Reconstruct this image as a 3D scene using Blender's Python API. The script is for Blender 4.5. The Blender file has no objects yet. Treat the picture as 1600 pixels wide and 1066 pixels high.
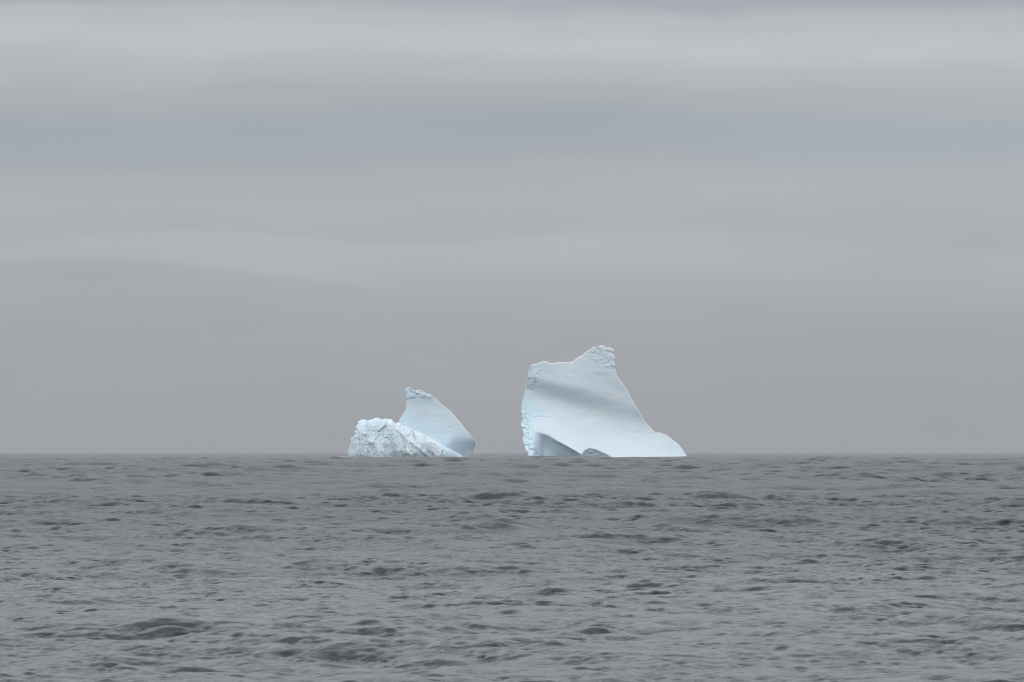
import bpy, math
import numpy as np

# ------------------------------------------------------------------ camera, sky, sun, exposure
scene = bpy.context.scene
C = scene.collection
FPX = 8889.0                 # 200 mm lens on a 36 mm sensor, 1600 px wide photograph
CAM_H = 3.5                  # eye height over the mean sea level, small boat
R = math.radians

cam_data = bpy.data.cameras.new('camera')
cam = bpy.data.objects.new('camera', cam_data); C.objects.link(cam)
cam_data.lens = 200.0; cam_data.sensor_width = 36.0
cam_data.clip_start = 1.0; cam_data.clip_end = 200000.0
cam.location = (0, 0, CAM_H)
cam.rotation_euler = (R(90) + math.atan(174.0 / FPX), 0, 0)
cam_data.dof.use_dof = True
cam_data.dof.focus_distance = 4000.0
cam_data.dof.aperture_fstop = 10.0
scene.camera = cam

def lin(c):
    c = np.array(c, float) / 255.0
    return np.where(c <= 0.04045, c / 12.92, ((c + 0.055) / 1.055) ** 2.4)

SUN_EL, SUN_AZ = R(55), R(200)          # azimuth clockwise from +Y: behind the camera
world = bpy.data.worlds.new('World'); scene.world = world; world.use_nodes = True
nt = world.node_tree; nt.nodes.clear()

class N:                                 # tiny helper for node maths
    def __init__(s, tree): s.t = tree
    def new(s, kind, **kw):
        n = s.t.nodes.new(kind)
        for k, v in kw.items(): setattr(n, k, v)
        return n
    def put(s, sock, v):
        if hasattr(v, 'links') or hasattr(v, 'is_linked'): s.t.links.new(v, sock)
        else: sock.default_value = v
    def m(s, op, a, b=None, c=None, clamp=False):
        n = s.new('ShaderNodeMath', operation=op, use_clamp=clamp)
        s.put(n.inputs[0], a)
        if b is not None: s.put(n.inputs[1], b)
        if c is not None: s.put(n.inputs[2], c)
        return n.outputs[0]
    def smooth(s, v, lo, hi):
        n = s.new('ShaderNodeMapRange', interpolation_type='SMOOTHSTEP')
        s.put(n.inputs[0], v); s.put(n.inputs[1], lo); s.put(n.inputs[2], hi)
        return n.outputs[0]
    def noise(s, vec, scale, detail=3.0, rough=0.5):
        n = s.new('ShaderNodeTexNoise')
        s.put(n.inputs['Vector'], vec); n.inputs['Scale'].default_value = scale
        n.inputs['Detail'].default_value = detail; n.inputs['Roughness'].default_value = rough
        return n.outputs[0]
    def vec(s, x, y, z):
        n = s.new('ShaderNodeCombineXYZ')
        for i, v in enumerate((x, y, z)): s.put(n.inputs[i], v)
        return n.outputs[0]
    def mix(s, fac, a, b, blend='MIX'):
        n = s.new('ShaderNodeMix', data_type='RGBA', blend_type=blend)
        s.put(n.inputs['Factor'], fac); s.put(n.inputs['A'], a); s.put(n.inputs['B'], b)
        return n.outputs['Result']

w = N(nt)
tc = w.new('ShaderNodeTexCoord'); sep = w.new('ShaderNodeSeparateXYZ')
nt.links.new(tc.outputs['Generated'], sep.inputs[0])
dx, dy, dz = sep.outputs
el = w.m('MULTIPLY', w.m('ARCSINE', dz), 57.29578)              # elevation, degrees
az = w.m('MULTIPLY', w.m('ARCTAN2', dx, dy), 57.29578)          # azimuth, degrees
# long low stratus: the layers' heights wander slowly along the horizon
cv = w.vec(w.m('MULTIPLY', az, 0.15), w.m('MULTIPLY', el, 0.42), 3.7)
n_big = w.m('SUBTRACT', w.noise(cv, 1.0, 3.0), 0.5)
cv2 = w.vec(w.m('MULTIPLY', az, 0.38), w.m('MULTIPLY', el, 1.3), 9.1)
n_mid = w.m('SUBTRACT', w.noise(cv2, 1.0, 4.0), 0.5)
cv3 = w.vec(w.m('MULTIPLY', az, 0.5), w.m('MULTIPLY', el, 3.2), 1.3)
n_fine = w.m('SUBTRACT', w.noise(cv3, 1.0, 4.0, 0.55), 0.5)
el_w = w.m('ADD', el, w.m('ADD', w.m('MULTIPLY', n_big, 0.75), w.m('MULTIPLY', n_mid, 0.42)))
ramp = w.new('ShaderNodeValToRGB'); ramp.color_ramp.interpolation = 'EASE'
SPAN = 12.0
def e_of(Y): return (707.5 - Y) * 57.29578 / FPX
stops = [(0.0, (159, 162, 167)), (e_of(640), (161, 164, 169)), (e_of(540), (166, 168, 172)), (e_of(450), (170, 173, 176)),
         (e_of(380), (175, 177, 180)), (e_of(310), (177, 179, 182)), (e_of(272), (173, 177, 182)), (e_of(238), (164, 171, 178)), (e_of(190), (163, 171, 178)),
         (e_of(152), (172, 176, 181)), (e_of(112), (182, 184, 187)), (e_of(62), (192, 194, 197)), (e_of(25), (184, 186, 190)), (e_of(-2), (167, 168, 179)),
         (5.6, (180, 183, 188)), (7.0, (194, 196, 199)), (9.0, (192, 194, 198)), (12.0, (198, 200, 203))]
cr = ramp.color_ramp
while len(cr.elements) < len(stops): cr.elements.new(0.5)
for i, (e, c) in enumerate(stops):
    cr.elements[i].position = min(1.0, e / SPAN); cr.elements[i].color = (*lin(c), 1)
nt.links.new(w.m('DIVIDE', el_w, SPAN, clamp=True), ramp.inputs[0])
# one thin undulating veil of cloud
def wave(points, periods):
    X = np.array([p[0] for p in points], float); Y = np.array([e_of(p[1]) for p in points])
    a = (X - 800) * 57.29578 / FPX
    cols = [np.ones_like(a)] + [f(2 * np.pi * a / P) for P in periods for f in (np.sin, np.cos)]
    M = np.stack(cols, 1)
    k = np.linalg.solve(M.T @ M + 0.02 * np.eye(M.shape[1]), M.T @ Y)
    out = k[0]
    for i, P in enumerate(periods):
        ang = w.m('MULTIPLY', az, 2 * math.pi / P)
        out = w.m('ADD', out, w.m('ADD', w.m('MULTIPLY', w.m('SINE', ang), float(k[1 + 2 * i])),
                                  w.m('MULTIPLY', w.m('COSINE', ang), float(k[2 + 2 * i]))))
    return out
up = wave([(0, 389), (150, 374), (300, 363), (450, 371), (620, 389), (750, 377), (900, 365), (1050, 362), (1200, 366), (1400, 389), (1600, 404)], [4.5, 6.5, 12.0])
lo = wave([(0, 414), (100, 410), (200, 406), (300, 410), (400, 424), (500, 444), (600, 453), (750, 452), (900, 446), (1100, 445), (1350, 460), (1600, 470)], [6.5, 12.0])
soft = w.m('ADD', 0.04, w.m('MULTIPLY', w.smooth(az, -2.2, 0.6), 0.28))     # the lower edge blurs away to one side
el_n = w.m('ADD', el, w.m('MULTIPLY', n_fine, 0.05))
b_lo = w.smooth(w.m('DIVIDE', w.m('SUBTRACT', el_n, lo), soft), -1.0, 1.0)
b_up = w.m('SUBTRACT', 1.0, w.smooth(w.m('SUBTRACT', el_n, up), -0.05, 0.09))
veil = w.m('MULTIPLY', w.m('MULTIPLY', b_lo, b_up), w.m('SUBTRACT', 1.0, w.m('MULTIPLY', w.smooth(az, -0.5, 4.5), 0.55)))
grain = w.m('ADD', 1.0, w.m('ADD', w.m('MULTIPLY', n_fine, 0.06), w.m('MULTIPLY', n_mid, 0.10)))
grain = w.m('MULTIPLY', grain, w.m('ADD', 1.0, w.m('MULTIPLY', veil, 0.085)))
thin = w.m('MULTIPLY', w.smooth(w.m('ABSOLUTE', w.m('SUBTRACT', el_w, 3.2)), 0.9, 0.1), w.smooth(az, -0.5, 4.0))
grain = w.m('MULTIPLY', grain, w.m('ADD', 1.0, w.m('MULTIPLY', thin, 0.07)))       # the dark layer thins out to one side
# overcast luminance rises to the zenith (CIE overcast sky)
cie = w.m('ADD', 1.0, w.m('MULTIPLY', w.m('MAXIMUM', w.m('SUBTRACT', dz, 0.06), 0.0), 1.8))
gain = w.m('MULTIPLY', w.m('MULTIPLY', grain, cie), w.m('MULTIPLY', w.smooth(dz, -0.03, -0.005), 10.0))   # no sky under the sea
gcol = w.new('ShaderNodeCombineColor')
for i in range(3): nt.links.new(gain, gcol.inputs[i])
cloud = w.mix(1.0, ramp.outputs[0], gcol.outputs[0], 'MULTIPLY')
sky_tex = w.new('ShaderNodeTexSky', sky_type='NISHITA')
sky_tex.sun_disc = False; sky_tex.sun_elevation = SUN_EL; sky_tex.sun_rotation = SUN_AZ
allsky = w.mix(0.97, sky_tex.outputs[0], cloud)
bg = w.new('ShaderNodeBackground'); bg.inputs[1].default_value = 0.1
nt.links.new(allsky, bg.inputs[0])
wo = w.new('ShaderNodeOutputWorld'); nt.links.new(bg.outputs[0], wo.inputs[0])

sd = bpy.data.lights.new('sun', 'SUN'); sun = bpy.data.objects.new('sun', sd); C.objects.link(sun)
sd.energy = 0.74; sd.angle = R(50); sd.color = (1.0, 0.985, 0.96)
sun.rotation_euler = (R(90) - SUN_EL, 0, -SUN_AZ + math.pi)
scene.view_settings.view_transform = 'Standard'; scene.view_settings.look = 'None'
scene.view_settings.exposure = 0.0; scene.view_settings.gamma = 1.0
scene.view_settings.use_curve_mapping = False
scene.cycles.use_denoising = True; scene.cycles.use_adaptive_sampling = False
scene.cycles.filter_width = 1.0; scene.cycles.max_bounces = 8; scene.cycles.volume_bounces = 1

# ------------------------------------------------------------------ helpers
def tag(o, label=None, cat=None, group=None, kind=None):
    for k, v in (('label', label), ('category', cat), ('group', group), ('kind', kind)):
        if v: o[k] = v
    return o

def mesh_obj(name, verts, quads, mat, parent=None, tris=None):
    """verts (n,3), quads (m,4), tris (k,3) numpy -> one smooth mesh object"""
    me = bpy.data.meshes.new(name)
    nq = len(quads); ntri = 0 if tris is None else len(tris)
    me.vertices.add(len(verts)); me.vertices.foreach_set('co', np.ascontiguousarray(verts, np.float32).ravel())
    loops = quads.ravel().astype(np.int32) if nq else np.zeros(0, np.int32)
    if ntri: loops = np.concatenate([loops, tris.ravel().astype(np.int32)])
    me.loops.add(len(loops)); me.loops.foreach_set('vertex_index', loops)
    me.polygons.add(nq + ntri)
    start = np.concatenate([np.arange(nq) * 4, nq * 4 + np.arange(ntri) * 3]).astype(np.int32)
    me.polygons.foreach_set('loop_start', start)
    me.update(calc_edges=True); me.validate()
    me.shade_smooth()
    me.materials.append(mat)
    o = bpy.data.objects.new(name, me); C.objects.link(o)
    if parent: o.parent = parent
    return o

def hash2(ix, iy, seed):
    h = (ix.astype(np.int64) * 374761393 + iy.astype(np.int64) * 668265263 + seed * 974634777) & 0xFFFFFFFF
    h = ((h ^ (h >> 13)) * 1274126177) & 0xFFFFFFFF
    return ((h ^ (h >> 16)) & 0xFFFFFF) / float(0xFFFFFF)

def vnoise(x, y, seed=0):
    ix, iy = np.floor(x), np.floor(y); fx, fy = x - ix, y - iy
    fx = fx * fx * fx * (fx * (fx * 6 - 15) + 10); fy = fy * fy * fy * (fy * (fy * 6 - 15) + 10)
    a, b = hash2(ix, iy, seed), hash2(ix + 1, iy, seed)
    c, d = hash2(ix, iy + 1, seed), hash2(ix + 1, iy + 1, seed)
    return (a * (1 - fx) + b * fx) * (1 - fy) + (c * (1 - fx) + d * fx) * fy - 0.5

def fbm(x, y, seed=0, octv=4, gain=0.5):
    s, a = 0.0, 1.0
    for i in range(octv):
        s = s + a * vnoise(x + 17.3 * i, y - 9.1 * i, seed + i); x, y, a = x * 2.03, y * 2.03, a * gain
    return s

def ridged(x, y, seed=0, octv=4, gain=0.5):
    s, a = 0.0, 1.0
    for i in range(octv):
        s = s + a * (1 - 4 * np.abs(vnoise(x + 11.7 * i, y + 5.3 * i, seed + i))); x, y, a = x * 2.1, y * 2.1, a * gain
    return s

def facets(x, y, seed=0):
    """broken-ice facets: each cell of a Voronoi pattern is a tilted plane; returns depth"""
    ix, iy = np.floor(x), np.floor(y)
    best = np.full(x.shape, 9.0); out = np.zeros(x.shape)
    for ox in (-1, 0, 1):
        for oy in (-1, 0, 1):
            cx, cy = ix + ox, iy + oy
            px, py = cx + hash2(cx, cy, seed), cy + hash2(cx, cy, seed + 1)
            d = (x - px) ** 2 + (y - py) ** 2
            tx, ty, hh = hash2(cx, cy, seed + 2) - 0.5, hash2(cx, cy, seed + 3) - 0.5, hash2(cx, cy, seed + 4) - 0.5
            v = hh * 0.7 + tx * (x - px) * 1.6 + ty * (y - py) * 1.6
            m = d < best
            out = np.where(m, v, out); best = np.where(m, d, best)
    return out

def sst(v, a, b):
    t = np.clip((v - a) / (b - a), 0, 1)
    return t * t * (3 - 2 * t)

# ------------------------------------------------------------------ materials
def ice_material(name, base, blue, rough, bump_scale, bump_d):
    mt = bpy.data.materials.new(name); mt.use_nodes = True
    t = mt.node_tree; t.nodes.clear(); n = N(t)
    co = n.new('ShaderNodeTexCoord').outputs['Object']
    big = n.noise(co, 0.045, 4.0, 0.55)
    col = n.mix(n.smooth(big, 0.38, 0.68), (*base, 1), (*blue, 1))
    at = n.new('ShaderNodeAttribute', attribute_name='blue_ice_shade')
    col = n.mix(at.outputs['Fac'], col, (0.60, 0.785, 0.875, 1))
    p = n.new('ShaderNodeBsdfPrincipled')
    t.links.new(col, p.inputs['Base Color'])
    p.inputs['Roughness'].default_value = rough;
    p.inputs['IOR'].default_value = 1.31
    b = n.new('ShaderNodeBump'); b.inputs['Distance'].default_value = bump_d; b.inputs['Strength'].default_value = 0.6
    t.links.new(n.noise(co, bump_scale, 5.0, 0.6), b.inputs['Height']); t.links.new(b.outputs[0], p.inputs['Normal'])
    o = n.new('ShaderNodeOutputMaterial'); t.links.new(p.outputs[0], o.inputs[0])
    return mt
ICE = ice_material('glacier_ice', (0.735, 0.815, 0.87), (0.70, 0.80, 0.86), 0.6, 0.35, 0.08)
ICE_ROUGH = ice_material('fractured_ice', (0.74, 0.82, 0.875), (0.67, 0.785, 0.85), 0.7, 0.9, 0.3)

def sea_material():
    mt = bpy.data.materials.new('sea_water'); mt.use_nodes = True
    t = mt.node_tree; t.nodes.clear(); n = N(t)
    co = n.new('ShaderNodeTexCoord').outputs['Object']
    p = n.new('ShaderNodeBsdfPrincipled')
    p.inputs['Base Color'].default_value = (0.030, 0.036, 0.046, 1)
    p.inputs['IOR'].default_value = 1.333
    at = n.new('ShaderNodeAttribute', attribute_name='unresolved')
    t.links.new(at.outputs['Fac'], p.inputs['Roughness'])
    mp = n.new('ShaderNodeMapping'); mp.inputs['Scale'].default_value = (1.0, 1.6, 1.0)
    t.links.new(co, mp.inputs[0])
    def crests(scale, detail, power):                        # short steep wavelets: narrow crests, wide troughs
        v = n.noise(mp.outputs[0], scale, detail, 0.55)
        return n.m('POWER', n.smooth(v, 0.30, 0.95), power)
    h = n.m('ADD', n.m('MULTIPLY', crests(0.8, 3.0, 2.6), 0.22), n.m('MULTIPLY', crests(2.4, 2.0, 2.6), 0.08))
    b = n.new('ShaderNodeBump'); b.inputs['Distance'].default_value = 1.0; b.inputs['Strength'].default_value = 1.0
    b.inputs['Filter Width'].default_value = 0.02
    t.links.new(h, b.inputs['Height']); t.links.new(b.outputs[0], p.inputs['Normal'])
    o = n.new('ShaderNodeOutputMaterial'); t.links.new(p.outputs[0], o.inputs[0])
    return mt
SEA = sea_material()

# ------------------------------------------------------------------ the sea: wind waves from a spectrum
def ocean_tile(L, n, lmin, lmax, slope_rms, wind, spread, seed, peak=None):
    rng = np.random.default_rng(seed)
    k1 = np.fft.fftfreq(n, L / n) * 2 * np.pi
    kx, ky = np.meshgrid(k1, k1, indexing='ij'); k = np.hypot(kx, ky); k[0, 0] = 1e9
    lam = 2 * np.pi / k
    amp = k ** -2.0                                                # equal slope in every octave
    if peak: amp = amp * np.exp(-0.5 * (lam / peak) ** 2)
    c = (kx * math.cos(wind) + ky * math.sin(wind)) / k
    amp = amp * np.sqrt(spread + (1 - spread) * c * c)
    band = (lam >= lmin) & (lam < lmax); amp = amp * band
    hk = amp * (rng.normal(size=(n, n)) + 1j * rng.normal(size=(n, n)))
    f = lambda a: np.fft.ifft2(a).real
    h = f(hk); s = f(1j * kx * hk) ** 2 + f(1j * ky * hk) ** 2
    g = slope_rms / math.sqrt(s.mean())
    return [L, n, (h * g).astype(np.float32), (f(-1j * kx / k * hk) * g).astype(np.float32), (f(-1j * ky / k * hk) * g).astype(np.float32)]

def sample(tile, x, y, ang):
    L, n, H, DX, DY = tile
    ca, sa = math.cos(ang), math.sin(ang)
    u = (x * ca + y * sa) / L * n; v = (-x * sa + y * ca) / L * n
    iu, iv = np.floor(u), np.floor(v); fu, fv = (u - iu).astype(np.float32), (v - iv).astype(np.float32)
    a = iu.astype(np.int64) % n; b = iv.astype(np.int64) % n; a1 = (a + 1) % n; b1 = (b + 1) % n
    r = []
    for T in (H, DX, DY):
        r.append((T[a, b] * (1 - fu) + T[a1, b] * fu) * (1 - fv) + (T[a, b1] * (1 - fu) + T[a1, b1] * fu) * fv)
    return r[0], r[1] * ca - r[2] * sa, r[1] * sa + r[2] * ca

WIND = R(78)
#          tile                                                            rotation  shortest wave   slope
CASCADES = [(ocean_tile(2603, 512, 45, 170, 0.026, WIND + 0.35, 0.05, 9, 150.0), 0.08, 60.0, 0.026),
            (ocean_tile(1301, 512, 12, 45, 0.044, WIND + 0.1, 0.1, 7), 0.05, 14.0, 0.044),
            (ocean_tile(401, 512, 3.6, 12, 0.088, WIND, 0.2, 23), 0.0, 4.2, 0.088),
            (ocean_tile(127, 512, 1.2, 3.6, 0.092, WIND, 0.18, 2), 0.12, 1.4, 0.092),
            (ocean_tile(37, 512, 0.42, 1.2, 0.155, WIND, 0.2, 3), -0.15, 0.52, 0.155),
            (ocean_tile(12.7, 512, 0.15, 0.42, 0.18, WIND, 0.25, 4), 0.2, 0.19, 0.18)]

def build_sea():
    FAR = 60000.0
    rows = [-FAR, -20000, -6000, -1500, -400, -100, -20, 10, 30, 45, 58, 68]
    d = 76.0
    while d < FAR:
        rows.append(d)
        d *= 1 + (0.00075 if d < 400 else 0.0013 if d < 2500 else 0.004 if d < 12000 else 0.05)
    rows.append(FAR)
    rows = np.array(rows); dr = np.gradient(rows)
    NC = 430
    u = np.linspace(-1, 1, NC)
    half = 3.0 + 0.096 * np.maximum(rows, 0)
    tt = np.array([0.0006, 0.003, 0.012, 0.05, 0.2, 0.5, 1.0])
    x_in = half[:, None] * u[None]
    x_out = half[:, None] + (FAR - half[:, None]) * tt[None]
    X = np.concatenate([-x_out[:, ::-1], x_in, x_out], 1)
    Y = np.repeat(rows[:, None], X.shape[1], 1)
    LONG = 1.4                                               # waves stretched in depth: longer along Y than across
    sp = np.maximum(np.gradient(X, axis=1), dr[:, None] / LONG)
    Z = np.zeros_like(X); DXs = np.zeros_like(X); DYs = np.zeros_like(X); var = np.full(X.shape, 0.0012)
    for tile, ang, lam, sl in CASCADES:
        wgt = 1 - sst(sp / lam, 0.45, 1.0)
        m = wgt > 0
        h, ax, ay = sample(tile, X[m], Y[m] / LONG, ang)
        # gusts: the short waves are livelier in some patches
        gust = np.exp(1.6 * fbm(X[m] / (lam * 3.5), Y[m] / (lam * 5.0), 70 + int(lam * 9), 3) - 0.25) * np.exp(0.8 * fbm(X[m] / 60, Y[m] / 120, 75, 2)) if lam < 5 else 1.0
        dist_gain = 0.78 + 0.22 * sst(Y[m], 90, 300) + (0.85 * sst(Y[m], 260, 900) if lam < 50 else 0.0)   # wave height tuned by distance from the camera: lower near, higher far
        wm = wgt[m] * np.minimum(gust, 1.5) * dist_gain
        Z[m] += h * wm; DXs[m] += ax * wm * 0.9; DYs[m] += ay * wm * 0.9 - (2.1 * h * wm if lam < 3 else 2.0 * h * wm if lam < 5 else 1.4 * h * wm if lam < 20 else 0.0)   # wavelets sheared towards the camera, steepening their front faces
        var += sl * sl * (1 - wgt ** 2)
    V = np.stack([X + DXs, Y + DYs, Z], -1).reshape(-1, 3)
    nr, nc = X.shape
    i = (np.arange(nr - 1)[:, None] * nc + np.arange(nc - 1)[None]).ravel()
    o = mesh_obj('sea', V, np.stack([i, i + 1, i + nc + 1, i + nc], 1), SEA)
    rough = np.sqrt(np.sqrt(2 * (0.0004 + 0.25 * np.minimum(var, 0.03)))).ravel().astype(np.float32)
    at = o.data.attributes.new('unresolved', 'FLOAT', 'POINT'); at.data.foreach_set('value', rough)
    tag(o, 'grey wind-rippled open sea reaching to the horizon', kind='structure')
build_sea()

# ------------------------------------------------------------------ icebergs
UNIT = 0.461                  # outlines below are image coordinates in units of 0.46 m, waterline at 714.5
WATER = 714.5

def densify(pts, n):
    p = np.array(pts, float); q = np.vstack([p, p[:1]])
    # Catmull-Rom through the outline points
    out = []
    m = len(p)
    for i in range(m):
        a, b, c, d = p[i - 1], p[i], p[(i + 1) % m], p[(i + 2) % m]
        for t in np.linspace(0, 1, 12, endpoint=False):
            out.append(0.5 * ((2 * b) + (c - a) * t + (2 * a - 5 * b + 4 * c - d) * t ** 2 + (3 * b - a - 3 * c + d) * t ** 3))
    q = np.array(out); q = np.vstack([q, q[:1]])
    s = np.concatenate([[0], np.cumsum(np.hypot(*np.diff(q, axis=0).T))])
    t = np.linspace(0, s[-1], n, endpoint=False)
    return np.stack([np.interp(t, s, q[:, 0]), np.interp(t, s, q[:, 1])], 1)

def solid(name, outline, centre, depth_fn, back, mat, parent, n_ang=720, n_rad=150, round_w=0.06, round_d=7.0, edge_noise=None, blue_fn=None):
    """closed solid: a front sheet with relief depth_fn(X, Y) towards the viewer's side, a rounded rim and a bulging back"""
    P = densify(outline, n_ang); c = np.array(centre, float)
    if edge_noise is not None:                                # ragged rim, pushed in and out along the radius so nothing folds
        ray = (P - c) / np.hypot(*(P - c).T)[:, None]
        P = P + ray * np.sum(edge_noise(P) * ray, 1)[:, None] * 1.2
    rr = 1 - (1 - np.linspace(0, 1, n_rad + 1)[1:]) ** 1.25
    G = c + rr[:, None, None] * (P - c)[None]                 # (n_rad, n_ang, 2)
    reach = np.hypot(*(P - c).T)
    t = np.clip(1 - (1 - rr[:, None]) * reach[None] / (round_w * reach.max()), 0, 1)
    D = depth_fn(G[..., 0], G[..., 1]) - round_d * (1 - np.sqrt(np.clip(1 - t * t, 0, 1)))
    D0 = depth_fn(np.array([c[0]]), np.array([c[1]]))[0]
    nb = 24
    rb = np.sin(np.linspace(0.5 * math.pi, 0, nb + 1))[1:-1]   # rim -> centre on the back
    GB = c + rb[:, None, None] * (P - c)[None]
    nb = len(rb)
    DB = D[-1][None] * rb[:, None] - back * np.sqrt(1 - rb[:, None] ** 2) + 6 * fbm(GB[..., 0] / 30, GB[..., 1] / 30, 5) * (1 - rb[:, None])
    XY = np.concatenate([c[None], G.reshape(-1, 2), GB.reshape(-1, 2), c[None]])
    DD = np.concatenate([[D0], D.ravel(), DB.ravel(), [-back]])
    V = np.stack([(XY[:, 0] - 800) * UNIT, -DD * UNIT, (WATER - XY[:, 1]) * UNIT], 1)
    nrow = n_rad + nb; j = np.arange(n_ang); j1 = (j + 1) % n_ang
    quads = np.concatenate([np.stack([1 + r * n_ang + j, 1 + (r + 1) * n_ang + j, 1 + (r + 1) * n_ang + j1, 1 + r * n_ang + j1], 1) for r in range(nrow - 1)])
    last = len(V) - 1; base = 1 + (nrow - 1) * n_ang
    tris = np.concatenate([np.stack([np.zeros_like(j), 1 + j, 1 + j1], 1), np.stack([base + j, np.full_like(j, last), base + j1], 1)])
    # clockwise outline on screen -> outward normals
    A = 0.5 * np.sum(P[:, 0] * np.roll(P[:, 1], -1) - np.roll(P[:, 0], -1) * P[:, 1])
    if A > 0: quads = quads[:, ::-1]; tris = tris[:, ::-1]
    o = mesh_obj(name, V, quads, mat, parent, tris)
    if blue_fn is not None:                                    # bluer hue of shaded ice painted into the colour, over patchy blue tone
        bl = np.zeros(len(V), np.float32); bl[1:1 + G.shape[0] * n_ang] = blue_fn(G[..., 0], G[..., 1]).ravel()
        o.data.attributes.new('blue_ice_shade', 'FLOAT', 'POINT').data.foreach_set('value', bl)
    return o

def integrate(slope, x0, x1, y0, y1, step=0.5):
    """depth from a slope field (forward per unit down), summed down each column; returns a bilinear sampler"""
    xs = np.arange(x0, x1, step); ys = np.arange(y0, y1, step)
    X, Y = np.meshgrid(xs, ys)
    D = np.cumsum(slope(X, Y), 0) * step
    def f(x, y):
        u = np.clip((x - x0) / step, 0, len(xs) - 1.001); v = np.clip((y - y0) / step, 0, len(ys) - 1.001)
        iu, iv = u.astype(int), v.astype(int); a, b = u - iu, v - iv
        return (D[iv, iu] * (1 - a) + D[iv, iu + 1] * a) * (1 - b) + (D[iv + 1, iu] * (1 - a) + D[iv + 1, iu + 1] * a) * b
    return f

def iceberg(name, label, dist):
    e = bpy.data.objects.new(name, None); C.objects.link(e)
    e.location = (0, dist, 0)
    return tag(e, label, 'iceberg')
DIST = 4100.0

# ---- the large berg: a tall smooth wave-washed slab with a flute and an undercut
big = iceberg('iceberg', 'larger pale blue iceberg, tall smooth slab sloping to a low toe', DIST)
BIG = [(825, 713.6), (818.2, 693.5), (815.8, 669), (815.2, 649), (814.6, 635), (817.2, 621), (820.7, 608.7), (822.3, 596.6), (826.3, 580.5),
       (831.3, 570.4), (840.4, 567.8), (851.5, 564.6), (860.6, 567.2), (876.7, 565.6), (890.8, 566.4), (903, 559.3), (915, 550.3), (927.2, 543.4),
       (940.3, 540.8), (948.3, 543.8), (957.8, 546.2), (960, 555.3), (961.4, 574.5), (966.5, 590.6), (978.6, 606.7), (986.7, 622.9), (999.8, 645),
       (1006.8, 657), (1022.5, 674.3), (1030, 675.7), (1042, 680.3), (1052.2, 688.4), (1062.3, 696.5), (1069.4, 707.6), (1072.4, 711),
       (1073, 724), (1055, 750), (950, 764), (850, 754), (829, 732)]
RIDGE = np.array([(826, 674), (840, 675.5), (857, 681), (872, 690), (888, 698.5), (901, 706), (908, 710), (913, 703.5), (921, 700), (930, 702), (944, 708), (958, 715), (975, 730)], float)
def big_slope(x, y):
    s = y - (607 + 0.27 * (x - 856))                         # distance below the flute's axis
    k = 1.0 - 0.55 * sst(x, 850, 990)
    m = 0.10 + 0.10 * np.sin((x - 840) / 30.0) * np.exp(-((s + 45) / 25) ** 2)
    m = m - 0.66 * k * np.exp(-((s - 1) / (12 + 6 * sst(x, 850, 960))) ** 2)
    m = m + 0.42 * sst(s, 6, 34) + 0.45 * sst(s, 30, 75)
    m = m + 0.12 * np.exp(-((s + 16) / 9) ** 2)
    yr = np.interp(x, RIDGE[:, 0], RIDGE[:, 1])
    q = y - yr
    und = sst(x + 4 * fbm(x / 9, y / 9, 221), 828, 850) * (1 - sst(x, 948, 962))
    cut = -(0.45 + 1.0 * (1 - sst(x, 896, 908))) * np.exp(-(q / 5.0) ** 2 * (q > 0)) * (q > 0) - 0.50 * (q > 0) * (1 - 0.5 * sst(x, 898, 910))
    cut = cut + 0.25 * sst(q, 8, 34) + 0.5 * sst((862 - x) + (y - 692), 0, 36)
    wd = 2.2 + 8 * (1 - sst(x, 838, 880))
    below = sst(q, -wd, wd)
    return m * (1 - below * und) + (cut) * below * und
big_d = integrate(big_slope, 806, 1080, 534, 770)
def soft_poly(x, y, cx, cy, rx, ry, wob=0.35, seed=11):
    r = np.hypot((x - cx) / rx, (y - cy) / ry) + wob * fbm(x / 9, y / 9, seed, 3)
    return 1 - sst(r, 0.75, 1.05)
def big_depth(x, y):
    d = big_d(x, y)
    d = d - 22 * np.clip((846 - x) / 32, 0, 1) ** 2                       # the left side turns away
    d = d - 10 * np.clip((x - 1010) / 62, 0, 1) ** 2
    # fractured flank, scar and summit
    wob = 5 * fbm(x / 14, y / 14, 21, 3)
    flank = (1 - sst(x + wob - 0.10 * np.maximum(y - 680, 0) * 4, 824, 833)) * sst(y, 636, 648)
    d = d + flank * (3.6 * facets(x / 7, y / 8, 31) + 1.5 * ridged(x / 8, y / 8, 33, 3, 0.5))
    scar = soft_poly(x, y, 830, 591, 15, 22, 0.9, 11)
    d = d + scar * (2.4 * facets(x / 10, y / 11, 41) + 0.9 * fbm(x / 5, y / 5, 43))
    cap = soft_poly(x, y, 946, 555, 26, 18, 0.25, 15) * sst(y - 0.75 * (x - 946), -60, -8 + 40) 
    cap = np.maximum(cap, soft_poly(x, y, 955, 568, 9, 12, 0.3, 16))
    d = d + cap * (1.1 * facets(x / 8, y / 6, 51) + 0.7 * fbm(x / 4, y / 4, 53))
    # cracks and soft unevenness of washed ice
    d = d - 1.1 * np.exp(-((y - 652 + 0.12 * (x - 850) + 2 * np.sin(x / 6.0)) / 1.2) ** 2) * sst(x, 826, 832) * (1 - sst(x, 852, 864))
    d = d + 1.3 * fbm(x / 60, y / 26, 61, 3) + 0.15 * fbm(x / 9, y / 5, 63, 3)
    return d
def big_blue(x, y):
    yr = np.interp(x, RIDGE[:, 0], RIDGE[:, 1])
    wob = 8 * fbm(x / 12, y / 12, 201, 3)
    wedge = sst(y - yr + wob * 0.3, -3, 4) * (1 - sst(x, 940, 960))  # blue of the shaded undercut, painted into the colour below the ridge
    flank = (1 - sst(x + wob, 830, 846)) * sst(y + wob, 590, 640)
    return np.clip(np.maximum(wedge, flank) + 0.3 + 0.5 * fbm(x / 40, y / 15, 203, 3), 0, 1)
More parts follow.
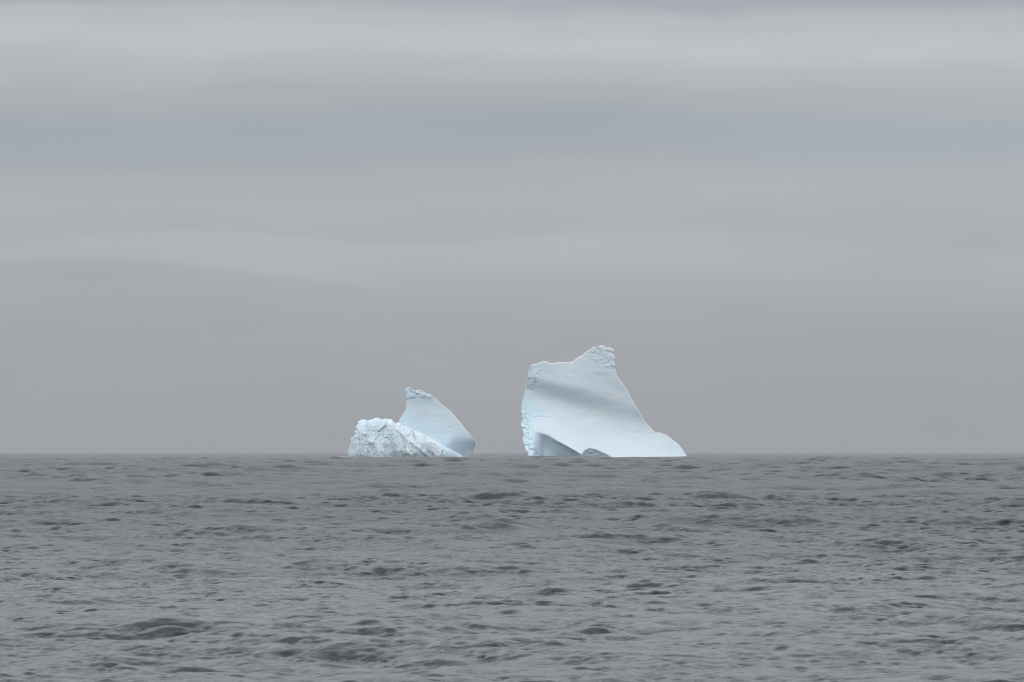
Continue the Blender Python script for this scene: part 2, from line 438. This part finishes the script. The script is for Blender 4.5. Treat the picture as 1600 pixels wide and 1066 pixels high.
def fin_blue(x, y):
    return np.clip(0.5 + 0.5 * sst(y + 6 * fbm(x / 15, y / 10, 205), 680, 694) + 0.5 * fbm(x / 30, y / 14, 207, 3), 0, 1)  # patchy blue, plus shade's bluer hue painted in below the kink
def big_edge(P):
    wgt = 0.25 + 0.9 * (P[:, 0] < 832) + 0.6 * ((P[:, 1] < 572) & (P[:, 0] > 920)) + 0.3 * (P[:, 1] < 572)
    n1 = fbm(P[:, 0] / 5, P[:, 1] / 5, 81, 4); n2 = fbm(P[:, 0] / 5, P[:, 1] / 5, 91, 4)
    return np.stack([n1, n2], 1) * wgt[:, None] * 2.2
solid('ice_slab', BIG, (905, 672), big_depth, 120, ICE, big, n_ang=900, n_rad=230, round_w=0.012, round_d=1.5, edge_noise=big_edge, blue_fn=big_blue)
# the broken lump at its foot, under the slope
def lump_depth(x, y):
    base = big_d(np.full_like(x, 924.0), np.full_like(y, 699.0))
    return base - 0.5 - 0.35 * (y - 700) + 3.8 * facets(x / 8, y / 6, 101) + 1.2 * ridged(x / 9, y / 7, 103, 3, 0.5)
LUMP = [(903, 713), (909, 706), (914, 701.5), (921, 700), (928, 701), (934, 704.5), (944, 708), (956, 713), (952, 724), (925, 728), (905, 722)]
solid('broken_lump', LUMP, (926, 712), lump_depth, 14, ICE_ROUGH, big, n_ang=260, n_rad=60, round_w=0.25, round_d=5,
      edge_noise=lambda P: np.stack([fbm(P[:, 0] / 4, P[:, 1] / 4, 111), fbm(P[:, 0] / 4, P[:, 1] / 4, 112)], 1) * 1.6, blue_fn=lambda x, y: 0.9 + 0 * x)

# ---- the small berg: a smooth fin behind a crevassed block
small = iceberg('iceberg', 'smaller iceberg with smooth leaning fin behind a crevassed broken block', DIST)
FIN = [(632.1, 611), (634.6, 605.4), (639.4, 604), (644.3, 607.6), (648.4, 610.5), (656.5, 610), (664.6, 613.3), (674.4, 617.4), (680, 621.6), (690.6, 632),
       (703.6, 642.4), (715, 654.9), (724.7, 667), (734.5, 679.1), (741.8, 688.6), (742.4, 693.7), (738.6, 705), (736, 714), (735, 735), (690, 750),
       (630, 745), (612, 715), (616, 680), (624, 656.6), (628, 650), (633.5, 641), (634.9, 632), (633.7, 620.6)]
def fin_slope(x, y):
    kink = 692 + 0.04 * (735 - x) + 10 * (1 - sst(x, 690, 715))
    q = y - kink
    m = 0.01 + 0.13 * sst(x, 660, 710) - 0.10 * np.exp(-((y - 628) / 8) ** 2)
    m = m - 0.75 * sst(q, -14, 2) + 0.42 * sst(q, 4, 20)
    return m
fin_d = integrate(fin_slope, 604, 750, 598, 756)
def fin_depth(x, y):
    d = fin_d(x, y)
    cap = (1 - sst(y - 0.10 * (680 - x) + 3 * fbm(x / 8, y / 8, 120), 617, 624)) * (1 - sst(x, 672, 684))
    d = d + cap * (2.2 * facets(x / 6, y / 5, 121) + 1.2 * fbm(x / 4, y / 4, 122) + 1.2)
    d = d - 10 * np.clip((640 - x) / 18, 0, 1) ** 2 + 1.2 * fbm(x / 40, y / 18, 124, 3) + 0.15 * fbm(x / 8, y / 5, 125, 3)
    return d
def fin_edge(P):
    wgt = 0.25 + 0.8 * (P[:, 1] < 616)
    return np.stack([fbm(P[:, 0] / 5, P[:, 1] / 5, 131, 4), fbm(P[:, 0] / 5, P[:, 1] / 5, 132, 4)], 1) * wgt[:, None] * 2.0
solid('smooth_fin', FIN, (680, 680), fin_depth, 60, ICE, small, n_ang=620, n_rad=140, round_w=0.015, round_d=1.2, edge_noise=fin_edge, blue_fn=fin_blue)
BLOCK = [(544.6, 711), (545.4, 702), (549.5, 692), (549, 684), (554, 677.5), (556, 668.6), (560.6, 664), (562, 658), (568.7, 657), (577, 656.2), (590, 653.4),
         (598, 655.4), (608.6, 655.6), (617.5, 659.6), (625.6, 662.9), (637, 667.7), (650, 673.4), (661.4, 677.5), (676, 685.2), (687.4, 692), (700.4, 700),
         (715, 707.6), (724, 714.5), (726, 725), (690, 745), (600, 748), (552, 735), (545, 720)]
def block_depth(x, y):
    top = np.interp(x, [545, 556, 575, 600, 625, 650, 676, 700, 724], [700, 668, 656, 654, 662, 673, 685, 700, 714])
    t = y - top
    d = 40 + 0.35 * t + 10 * (1 - np.exp(-t / 6.0))
    d = d - 0.85 * 4 * np.logaddexp(0, (y - 707 + 7 * fbm(x / 16, y / 40, 161, 3)) / 4)                                     # wave-cut notch
    lean = x - 0.18 * (y - 690)
    rough = 1 - 0.45 * sst(x, 640, 700)
    gul = ridged(lean / 21, y / 60, 141, 4, 0.5)                              # steep gullies
    d = d + rough * (4.2 * gul + 3.6 * facets(lean / 17, y / 30, 143) + 0.7 * facets(lean / 7, y / 9, 147) + 0.6 * fbm(x / 4, y / 4, 149, 2))
    tail = np.exp(-((x - 655 - 1.2 * (y - 700)) / 4.0) ** 2) - np.exp(-((x - 632 - 0.7 * (y - 690)) / 3.0) ** 2)
    return d + 2.0 * tail - 16 * np.clip((572 - x) / 28, 0, 1) ** 2
def block_edge(P):
    wgt = np.where(P[:, 0] < 632, 1.0, 0.3)
    sp = ridged(P[:, 0] / 6, P[:, 1] / 6, 151, 3, 0.6)
    return np.stack([-1.2 * (sp - 0.4) * (P[:, 0] < 585) + 1.5 * fbm(P[:, 0] / 4, P[:, 1] / 4, 153), -1.3 * (sp - 0.3)], 1) * wgt[:, None]
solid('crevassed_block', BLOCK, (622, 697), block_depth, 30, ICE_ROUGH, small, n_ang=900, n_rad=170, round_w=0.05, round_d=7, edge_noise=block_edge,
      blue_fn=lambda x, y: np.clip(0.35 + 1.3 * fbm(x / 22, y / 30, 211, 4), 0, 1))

# ---- a thin line of brash ice trailing off the small berg
def brash():
    rng = np.random.default_rng(5)
    V, T = [], []
    for i in range(90):
        t = rng.random() ** 2.2
        x = (547 - 45 * t - 800) * UNIT + rng.normal() * 1.0
        y = DIST - 24 + rng.normal() * 5
        r = (0.35 + 0.8 * rng.random() ** 2) * (1.0 - 0.6 * t)
        n = 7; a = np.sort(rng.random(n)) * 2 * np.pi
        ring = np.stack([x + r * 1.6 * np.cos(a), y + r * np.sin(a), np.full(n, -0.3)], 1)
        b = len(V) and sum(len(v) for v in V)
        top = np.array([[x + 0.2 * r, y, 0.25 + r * (0.35 + 0.5 * rng.random())], [x, y, -0.6]])
        V.append(np.vstack([ring, top]))
        for k in range(n):
            T.append((b + k, b + (k + 1) % n, b + n)); T.append((b + (k + 1) % n, b + k, b + n + 1))
    o = mesh_obj('brash_ice', np.vstack(V), np.zeros((0, 4), int), ICE_ROUGH, None, np.array(T))
    tag(o, 'thin pale line of floating brash ice trailing off the crevassed iceberg', 'brash ice', kind='stuff')
brash()

# ------------------------------------------------------------------ haze over the water
def haze():
    mt = bpy.data.materials.new('sea_haze'); mt.use_nodes = True
    t = mt.node_tree; t.nodes.clear(); n = N(t)
    v = n.new('ShaderNodeVolumePrincipled')
    v.inputs['Color'].default_value = (0.60, 0.61, 0.63, 1); v.inputs['Density'].default_value = 6.0e-5
    v.inputs['Anisotropy'].default_value = 0.0
    o = n.new('ShaderNodeOutputMaterial'); t.links.new(v.outputs[0], o.inputs['Volume'])
    s, zb, zt = 61000.0, -26.0, 110.0
    V = np.array([(x, y, z) for z in (zb, zt) for y in (-s, s) for x in (-s, s)])
    Q = np.array([(0, 2, 3, 1), (4, 5, 7, 6), (0, 1, 5, 4), (2, 6, 7, 3), (0, 4, 6, 2), (1, 3, 7, 5)])
    tag(mesh_obj('haze', V, Q, mt), 'thin pale sea haze over the whole water', kind='stuff')
haze()
